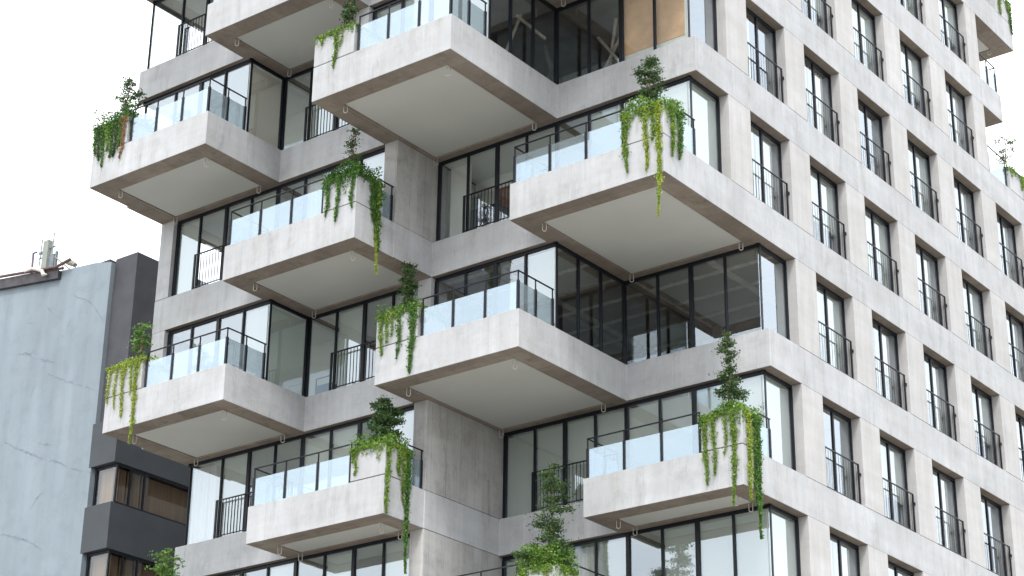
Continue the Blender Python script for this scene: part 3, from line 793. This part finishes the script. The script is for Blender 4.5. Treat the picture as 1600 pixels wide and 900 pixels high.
# P3 planter (slab 3, third column)
vine(PL[(3, 2)], [S(-8.80, 0, -9.75, .14, 300), S(-8.2, 0, -9.95, .16, 260, VINED), S(-8.45, 0, -9.3, .10, 160), S(-7.74, 0, -10.45, .19, 560, VINED), S(-8.62, 0, -9.45, .10, 200)],
     'green trailing plant with three hanging strands, left end of the central balcony', 11, top=0.26, matn=1500)
tree((-8.25, -9.6, zt(3)+0.85), 1.62, 0.24, 'narrow dark shrub in the planter at the left end of the central balcony', 21, 1700, shape='col', lean=(-0.15, 0), trunk=0.02)
# P2
vine(PL[(2, 3)], [S(-1.08, 0, -6.75, .15, 430), S(-0.50, 0, -6.9, .13, 330, VINEY), S(-0.13, 0, -8.15, .13, 420, VINEY), S(0, -9.72, -6.5, .17, 420), S(0, -9.40, -6.45, .22, 480, VINED), S(-0.3, 0, -6.1, .13, 300)],
     'bright green trailing plant with one very long thin strand, upper right balcony corner', 12, top=0.30, matn=1800)
tree((-0.69, -9.6, zt(2)+0.85), 1.85, 0.46, 'dark bushy tree above the long-stranded trailing plant, upper right balcony corner', 22, 2600, tiers=6, size=0.05, bare=0.10)
# P4
vine(PL[(4, 3)], [S(-1.02, 0, -13.85, .14, 360), S(-0.78, 0, -13.65, .12, 260), S(-0.22, 0, -14.5, .14, 400), S(-0.45, 0, -13.2, .10, 160), S(0, -6.62, -14.35, .19, 420, VINEY), S(0, -6.22, -15.2, .18, 560, VINED), S(0, -6.35, -14.4, .2, 420, VINED)],
     'dense green trailing plant with many long strands on the planter of the lower right balcony', 13, top=0.24, matn=1700)
tree((-0.58, -6.4, zt(4)+0.85), 2.3, 0.44, 'slim green tiered tree on the lower right balcony in front of the corner glass', 23, 3200, tiers=7, size=0.05, bare=0.08, lean=(-0.05, 0))
# L4
vine(PL[(4, 1)], [S(-9.50, 0, -12.85, .10, 260), S(-8.53, -9.98, -14.0, .13, 420), S(0, -9.55, -12.9, .16, 380), S(0, -9.2, -15.35, .15, 560, VINED), S(0, -9.36, -13.6, .14, 300), S(-9.62, 0, -12.5, .08, 150)],
     'green trailing plant with a rope-like strand hanging past the slab on the lower left-centre balcony', 14, mat2=VINED, top=0.30, matn=1700)
tree((-9.0, -9.6, zt(4)+0.85), 1.45, 0.42, 'dense dark green round shrub on the planter of the lower left-centre balcony', 24, 4600, shape='round', tiers=7)
# L2
vine(PL[(2, 1)], [S(-9.50, 0, -6.15, .12, 360, VINED), S(-9.12, 0, -6.4, .13, 360), S(-8.62, 0, -6.15, .12, 320), S(0, -10.98, -6.3, .20, 600, VINED), S(0, -10.78, -7.1, .24, 900, VINED), S(0, -10.8, -7.75, .08, 300, VINEY)],
     'lush dark green trailing plant spilling thickly over the corner of the upper left-centre balcony', 15, mat=VINED, top=0.36, matn=2200)
tree((-9.1, -11.15, zt(2)+0.85), 1.75, 0.38, 'sparse greyish upright shrub beneath the big central soffit', 25, 1300, shape='tiers', size=0.045, tiers=7, leafm=TREEL)
# L3
vine(PL[(3, 0)], [S(-17.42, 0, -9.65, .10, 200, VINEY), S(-17.15, 0, -9.9, .09, 150, VINEY), S(-16.85, 0, -10.2, .13, 260), S(-16.35, 0, -11.05, .13, 360, VINEY), S(-16.55, 0, -9.6, .09, 150)],
     'yellow-green trailing plant on the far left planter in front of the dark neighbouring tower', 16, mat=VINEY, mat2=VINE, top=0.2, matn=1300)
tree((-16.9, -11.1, zt(3)+0.85), 1.5, 0.36, 'sparse young tree tied to a wooden stake on the left balcony, against the dark tower', 26, 520, leafm=TREEY, shape='col', bare=0.22, tiers=3, stake=True, size=0.07)
# L1
vine(PL[(1, 0)], [S(-17.45+0.17*i, 0, -2.5-0.25*((i*37) % 5)/5-0.15*(i % 3), .16, 330, (VINED, TREEL, VINED, VINE)[i % 4]) for i in range(7)] + [S(-16.28, 0, -2.95, .14, 260, RUST), S(-16.15, 0, -2.5, .12, 260, RUST)],
     'thick dark curtain of trailing plant with rusty withered tips on the topmost left planter', 17, mat=VINED, mat2=TREEL, top=0.42, matn=1900)
tree((-16.95, -12.4, zt(1)+0.95), 1.65, 0.42, 'wispy thin tree seen against the white sky on the upper left balcony', 27, 850, shape='col', tiers=5, size=0.06, bare=0.1)
# P1
vine(PL[(1, 2)], [S(-8.72, 0, -1.95, .08, 120), S(-8.2, 0, -2.75, .13, 380), S(-8.0, 0, -2.2, .08, 120)],
     'light green creeper with one main strand on the planter at the top centre balcony', 18, top=0.12, matn=900)
tree((-8.3, -12.45, zt(1)+0.85), 1.9, 0.2, 'slender brownish shrub at the top edge, above the top centre planter', 28, 1300, shape='col', tiers=6, size=0.05)
# P5
b5 = PL[(5, 2)]
vine(b5, [S(-5.3, 0, -16.3, .12, 250), S(-4.6, 0, -16.4, .12, 250), S(0, -8.1, -16.3, .14, 250)],
     'bushy bright green ground cover at the bottom edge under the tall planter tree', 19, top=0.5, matn=3000)
tree((-4.85, -8.05, b5[4]+0.05), 2.65, 0.78, 'tall dark green tree with spreading tiers in the bottom centre planter', 29, 5600, tiers=8, trunk=0.035, lean=(0.05, 0), size=0.05)
# L5
b5 = PL[(5, 0)]
vine(b5, [S(-17.2, 0, -16.3, .12, 250)], 'low green trailing plant on the lowest left planter at the bottom edge', 20, top=0.2, matn=900)
tree((-16.72, -9.6, b5[4]), 2.15, 0.46, 'pale green treetop rising from below the bottom edge at the left', 30, 1100, leafm=TREEY, shape='col', tiers=6, size=0.065, bare=0.2)
# right end
vine((-1.15, -0.002, 11.1, 12.56, zt(0)+0.8), [S(0, 12.3, 0.9, .3, 400), S(0, 12.0, 1.3, .2, 300)], 'green trailing plant on the terrace planter at the right edge', 31, top=0.2, matn=900)
tree((-0.6, 12.2, zt(0)+0.85), 1.95, 0.5, 'bare thin-leaved sapling against the sky at the right edge', 32, 420, shape='col', tiers=4, size=0.06, lean=(0.1, 0.2))
vine((-4.1, -0.002, 11.35, 12.56, zt(-2)+0.85), [S(0, 11.6, 8.0, .2, 300), S(0, 12.45, 7.6, .16, 420, VINED), S(0, 12.3, 8.4, .25, 300)], 'green creeper on the topmost planter in the upper right corner', 33, top=0.2, matn=900)

# ------------------------------------------------------------------ neighbouring buildings
def stained():
    m, n, p, o = newmat('stained_blue_render')
    g = n.nodes.new('ShaderNodeNewGeometry'); pos = g.outputs['Position']
    a = noise(n, pos, 0.35, 5, 0.6); b = noise(n, scaled(n, pos, (1.2, 1.2, 0.12)), 1.0, 5, 0.65)
    c = mixc(n, mapr(n, a, 0.3, 0.7, 0, 1), (0.185, 0.228, 0.266), (0.222, 0.27, 0.31))
    k = mapr(n, b, 0.35, 0.7, 1.05, 0.86)
    k = math_(n, 'MULTIPLY', k, mapr(n, noise(n, pos, 1.6, 7, 0.7), 0.5, 0.75, 1.0, 0.85))
    k = math_(n, 'MULTIPLY', k, mapr(n, noise(n, pos, 20, 3), 0.3, 0.7, 0.96, 1.03))
    kc = n.nodes.new('ShaderNodeCombineColor')
    for i in range(3): n.links.new(k, kc.inputs[i])
    n.links.new(mixc(n, 1.0, c, kc.outputs[0], 'MULTIPLY'), p.inputs['Base Color']); p.inputs['Roughness'].default_value = 0.9
    return m
BLUE = stained()
DARK = simple('charcoal_render', (0.045, 0.048, 0.058), 0.75, 0.25, 1.2, bmp=0.2)
DARKB = simple('charcoal_parapet', (0.042, 0.050, 0.060), 0.75, 0.12, 1.2)
ROOFM = simple('brown_roof_sheet', (0.09, 0.055, 0.055), 0.7, 0.3, 4)
GUTTER = simple('dark_gutter', (0.035, 0.035, 0.042), 0.6, 0.5, 3)
WHITEM = simple('white_sheet', (0.50, 0.46, 0.44), 0.8, 0.1, 5)
GREYM = simple('grey_metal', (0.12, 0.15, 0.17), 0.5, 0.15, 6)
TANM = simple('tan_panel', (0.20, 0.18, 0.14), 0.6, 0.15, 6)
bb = empty('blue_building', (-36, 0, -30.5), 'old pale blue rendered blank party wall with stains and cracks, left of the charcoal tower', 'building')
m = MB(); Y0 = -5.1
prof = [(-25.62, -0.77), (-26.5, -0.58), (-28.2, -0.42), (-31.5, 0.05), (-36, 0.6), (-48, 0.6)]
zb_ = -30.5
for (a, b) in zip(prof, prof[1:]):
    m.quad((b[0], Y0, zb_), (a[0], Y0, zb_), (a[0], Y0, a[1]), (b[0], Y0, b[1]))
    m.quad((b[0], Y0, b[1]), (a[0], Y0, a[1]), (a[0], Y0+9, a[1]), (b[0], Y0+9, b[1]))
m.quad((-25.62, Y0, zb_), (-25.62, Y0+9, zb_), (-25.62, Y0+9, -0.77), (-25.62, Y0, -0.77))
m.quad((-48, Y0+9, zb_), (-48, Y0, zb_), (-48, Y0, 0.6), (-48, Y0+9, 0.6))
m.build('wall', BLUE, bb)
def px2w(x, y):   # photograph pixel of a crack -> point of the wall plane
    r = fw*1.0 + rt2*((x-800)/3136.523) - up2*((y-450)/3136.523); t = (Y0+46.23807)/r.y
    return 23.29037+r.x*t, -28.85968+r.z*t
CRACKM = simple('crack_filler', (0.165, 0.205, 0.243), 0.9, 0.25, 3)
rc = random.Random(4)
def crack(pts, wd):
    q = [px2w(*p) for p in pts]; P = []
    for (a, b) in zip(q, q[1:]):
        L_ = math.hypot(b[0]-a[0], b[1]-a[1]); k = max(2, int(L_/0.09))
        for i in range(k):
            t = i/k; P.append((a[0]+(b[0]-a[0])*t+rc.uniform(-.018, .018), a[1]+(b[1]-a[1])*t+rc.uniform(-.022, .022)))
    P.append(q[-1]); m = MB(); n = len(P); prev = None
    for i, (x, z) in enumerate(P):
        ww_ = 1.5*wd*(0.25+0.75*math.sin(math.pi*(i+0.5)/n))*rc.uniform(0.35, 1.2)
        cur = ((x, Y0-0.004, z-ww_), (x, Y0-0.004, z+ww_))
        if prev: m.quad(prev[0], cur[0], cur[1], prev[1])
        prev = cur
    m.build('crack_patch', CRACKM, bb)
def cv(l): return [(x/3.75, 380+y/3.75) for x, y in l]
crack(cv([(278, 372), (300, 400), (325, 430)]), .035)
crack(cv([(425, 303), (460, 318), (520, 340), (550, 362), (568, 400), (590, 432), (612, 458)]), .022)
crack(cv([(110, 652), (150, 645), (200, 660), (250, 682), (322, 697)]), .045)
crack(cv([(280, 767), (340, 790), (400, 812), (480, 832), (565, 866)]), .032)
crack(cv([(418, 448), (404, 470), (396, 488)]), .03); crack(cv([(355, 540), (370, 548)]), .04); crack(cv([(388, 600), (396, 612)]), .03)
crack(cv([(210, 828), (190, 870), (175, 900)]), .02); crack(cv([(160, 470), (205, 472)]), .012); crack(cv([(500, 410), (516, 404)]), .02)
crack([(6, 690), (25, 700), (60, 714), (90, 722), (120, 735), (142, 738)], .035)
crack([(0, 835), (20, 838), (45, 846), (66, 859)], .028); crack([(48, 795), (56, 780), (66, 770)], .03); crack([(60, 692), (80, 695)], .03)
m = MB()   # gutter: dark fascia stepping along the sloping top
for (x0, x1, za, zc) in ((-28.2, -31.5, -0.40, 0.06), (-31.5, -35.5, 0.06, 0.6)):
    for yy in (Y0-0.16,):
        m.quad((x1, yy, zc-0.40), (x0, yy, za-0.36), (x0, yy, za-0.06), (x1, yy, zc-0.06))
        m.quad((x1, yy, zc-0.40), (x1, Y0, zc-0.40), (x0, Y0, za-0.36), (x0, yy, za-0.36))
        m.quad((x0, yy, za-0.36), (x0, Y0, za-0.36), (x0, Y0, za-0.06), (x0, yy, za-0.06))
m.build('gutter', GUTTER, bb)
m = MB()
m.tube([(-27.55, Y0-0.22, -0.24), (-28.3, Y0-0.2, -0.33), (-31.7, Y0-0.2, 0.14), (-35.5, Y0-0.2, 0.68)], 0.055, 8)
m.tube([(-28.0, Y0-0.12, -0.42), (-31.7, Y0-0.12, 0.03)], 0.05, 8)
m.build('roof_edge_pipe', ROOFM, bb, smooth=True)
m = MB()
for s in range(7):
    pass
rs_ = np.random.RandomState(3); prevp = None
pts = [(-29.9, -0.12), (-29.5, -0.10), (-29.2, -0.22), (-28.95, -0.33), (-28.85, -0.5), (-28.65, -0.55)]
m.tube([(x, Y0-0.27, z) for x, z in pts], [0.03, 0.06, 0.06, 0.07, 0.08, 0.02], 7); 
o = m.build('cloth_rag', WHITEM, None, smooth=True); o['label'] = 'crumpled white sheet hanging over the dark gutter of the blue building'; o['category'] = 'cloth'
# roof furniture
def thing_mesh(name, m, mat, label, cat, group=None, smooth=False):
    o = m.build(name, mat, None, smooth=smooth); o['label'] = label; o['category'] = cat
    if group: o['group'] = group
    return o
ya = Y0+0.9
def X(x): return x
m = MB(); m.tube([(-31.0, ya, -0.1), (-31.05, ya, 1.36)], 0.045, 8); m.tube([(-31.05, ya, 1.34), (-30.86, ya, 1.34)], 0.035, 6); m.tube([(-30.86, ya, 1.33), (-30.72, ya, 1.2), (-30.6, ya, 1.2)], 0.015, 5)
thing_mesh('vent_pipe', m, simple('violet_pipe', (0.12, 0.11, 0.15), 0.5), 'thin dark pipe with a bent top, leftmost on the blue building roof', 'pipe')
rt_ = empty('antenna_mast', (-30.2, ya, 0.1), 'stout grey-green post with panel antennas and thin rods on the blue building roof', 'antenna')
m = MB(); m.box(-30.42, -30.14, ya-0.1, ya+0.1, -0.1, 1.62); m.build('post', TANM if False else simple('pale_post', (0.22, 0.245, 0.22), 0.6), rt_, bevel=0.01)
m = MB(); m.tube([(-30.66, ya, -0.1), (-30.55, ya-0.05, 1.75)], 0.022, 6); m.build('rod', GREYM, rt_)
m = MB(); m.tube([(-29.98, ya, 0.7), (-29.92, ya-0.05, 1.85)], 0.022, 6); m.build('rod', GREYM, rt_)
m = MB(); m.box(-30.70, -30.14, ya-0.02, ya+0.02, 1.0, 1.04); m.box(-30.2, -29.85, ya-0.02, ya+0.02, 1.28, 1.33); m.box(-30.66, -30.5, ya-0.06, ya+0.04, 1.18, 1.26); m.build('clamp', GREYM, rt_)
m = MB(); m.box(-30.05, -29.80, ya-0.06, ya+0.08, -0.05, 1.0); m.box(-29.78, -29.70, ya-0.04, ya+0.06, 0.45, 1.08); m.build('antenna_panel', GREYM, rt_, bevel=0.02)
m = MB(); m.tube([(-29.85, ya, 0.9), (-28.55, ya-0.3, -0.05)], 0.028, 6); m.tube([(-29.35, ya, 0.55), (-29.1, ya-0.1, -0.1)], 0.02, 6); m.build('stay', TANM, rt_)
rl_ = empty('floodlight', (-28.6, ya, 0.1), 'small tan floodlight head at the end of the roof stay', 'floodlight')
m = MB(); c_ = (-28.72, ya-0.1, 0.33)
for i in range(1):
    m.tube([(-28.98, ya-0.1, 0.42), (-28.82, ya-0.1, 0.36), (-28.5, ya-0.1, 0.16)], [0.09, 0.12, 0.08], 8)
m.build('lamp_head', TANM, rl_)
m = MB(); m.tube([(-28.5, ya-0.1, 0.16), (-28.45, ya-0.1, -0.3)], 0.03, 6); m.build('bracket', GREYM, rl_)
m = MB(); m.quad((-26.6, Y0+0.3, -0.62), (-25.9, Y0+0.3, -0.66), (-25.9, Y0+3, -0.5), (-26.6, Y0+3, -0.4)); m.box(-26.7, -25.95, Y0+0.2, Y0+1.2, -0.68, -0.50); m.build('roof_ridge', GUTTER, bb)

db = empty('charcoal_building', (-22, 0, -30.5), 'charcoal tower with brown-blinded ribbon windows between the blue wall and the concrete tower', 'building')
XC, YT = -24.5, -4.95
m = MB(); m.box(-25.58, XC, YT, 9.0, -7.9, -0.63); m.build('tower_wall', DARK, db, bevel=0.01)
levels = [(-6.62, -8.14), (-9.49, -11.03), (-12.38, -13.92), (-15.27, -16.8)]
for i, (zh, zl) in enumerate(levels):
    m = MB(); m.box(-25.72, XC+0.02, YT-0.16, 9.0, zl, zh); m.build('parapet_band', DARKB, db, bevel=0.01)
    zn = levels[i+1][0] if i+1 < len(levels) else zl-1.3
    m = MB()
    m.box(-25.56, XC-0.01, YT, 8.9, zl-0.09, zl-0.002); m.box(-25.56, XC-0.01, YT, 8.9, zn+0.002, zn+0.06)
    for yy in (YT+0.03, -4.34, -3.72, -1.2, 1.3, 3.8): m.box(XC-0.07, XC-0.012, yy-0.03, yy+0.03, zn+0.06, zl-0.09)
    m.box(-25.56, -25.48, YT+0.01, YT+0.07, zn+0.06, zl-0.09)
    fr = m.build('ribbon_window', METAL, db)
    ys_ = (YT+0.03, -4.34, -3.72, -1.2, 1.3, 3.8)
    for a, b in zip(ys_, ys_[1:]):
        g = MB(); g.quad((XC-0.04, a, zn+0.05), (XC-0.04, b, zn+0.05), (XC-0.04, b, zl-0.08), (XC-0.04, a, zl-0.08)); g.build('pane', BRONZE, fr)
        curtain('blind', 'y', a, b, XC-0.16, zn+0.05, zl-0.1, fr, -1, mat=BROWNB)
    g = MB(); g.quad((-25.5, YT+0.04, zn+0.05), (XC-0.05, YT+0.04, zn+0.05), (XC-0.05, YT+0.04, zl-0.08), (-25.5, YT+0.04, zl-0.08)); g.build('pane', BRONZE, fr)
    curtain('blind', 'x', -25.5, XC-0.1, YT+0.16, zn+0.05, zl-0.1, fr, 1, mat=BROWNB)
    m = MB(); m.box(-25.5, -25.0, -3.0, 8.5, zn, zl); m.build('core_wall', DARK, db)
m = MB(); m.box(-25.6, XC, YT, 9.0, -30.5, -18.1); m.build('base_wall', DARK, db)

# ------------------------------------------------------------------ ground and street, below the frame
def struct(name, m, mat):
    o = m.build(name, mat, None); o['kind'] = 'structure'; return o
def asphalt():
    m, n, p, o = newmat('asphalt'); g = n.nodes.new('ShaderNodeNewGeometry')
    c = mixc(n, noise(n, g.outputs['Position'], 6, 6, 0.7), (0.04, 0.04, 0.042), (0.08, 0.078, 0.075))
    n.links.new(c, p.inputs['Base Color']); p.inputs['Roughness'].default_value = 0.9; return m
PAVE = simple('pale_paving', (0.36, 0.34, 0.31), 0.85, 0.15, 1.2)
m = MB(); m.quad((-900, -900, -30.52), (900, -900, -30.52), (900, 900, -30.52), (-900, 900, -30.52)); struct('ground', m, PAVE)
m = MB(); m.quad((-400, -34, -30.5), (400, -34, -30.5), (400, -24, -30.5), (-400, -24, -30.5)); struct('road', m, asphalt())
m = MB(); m.box(-400, 400, -24, -23.8, -30.51, -30.38); struct('kerb', m, PAVE)
m = MB(); m.box(-17.6, -0.4, -5.0, 18.5, -30.5, -28.1); m.build('base_wall', CONC, bld)
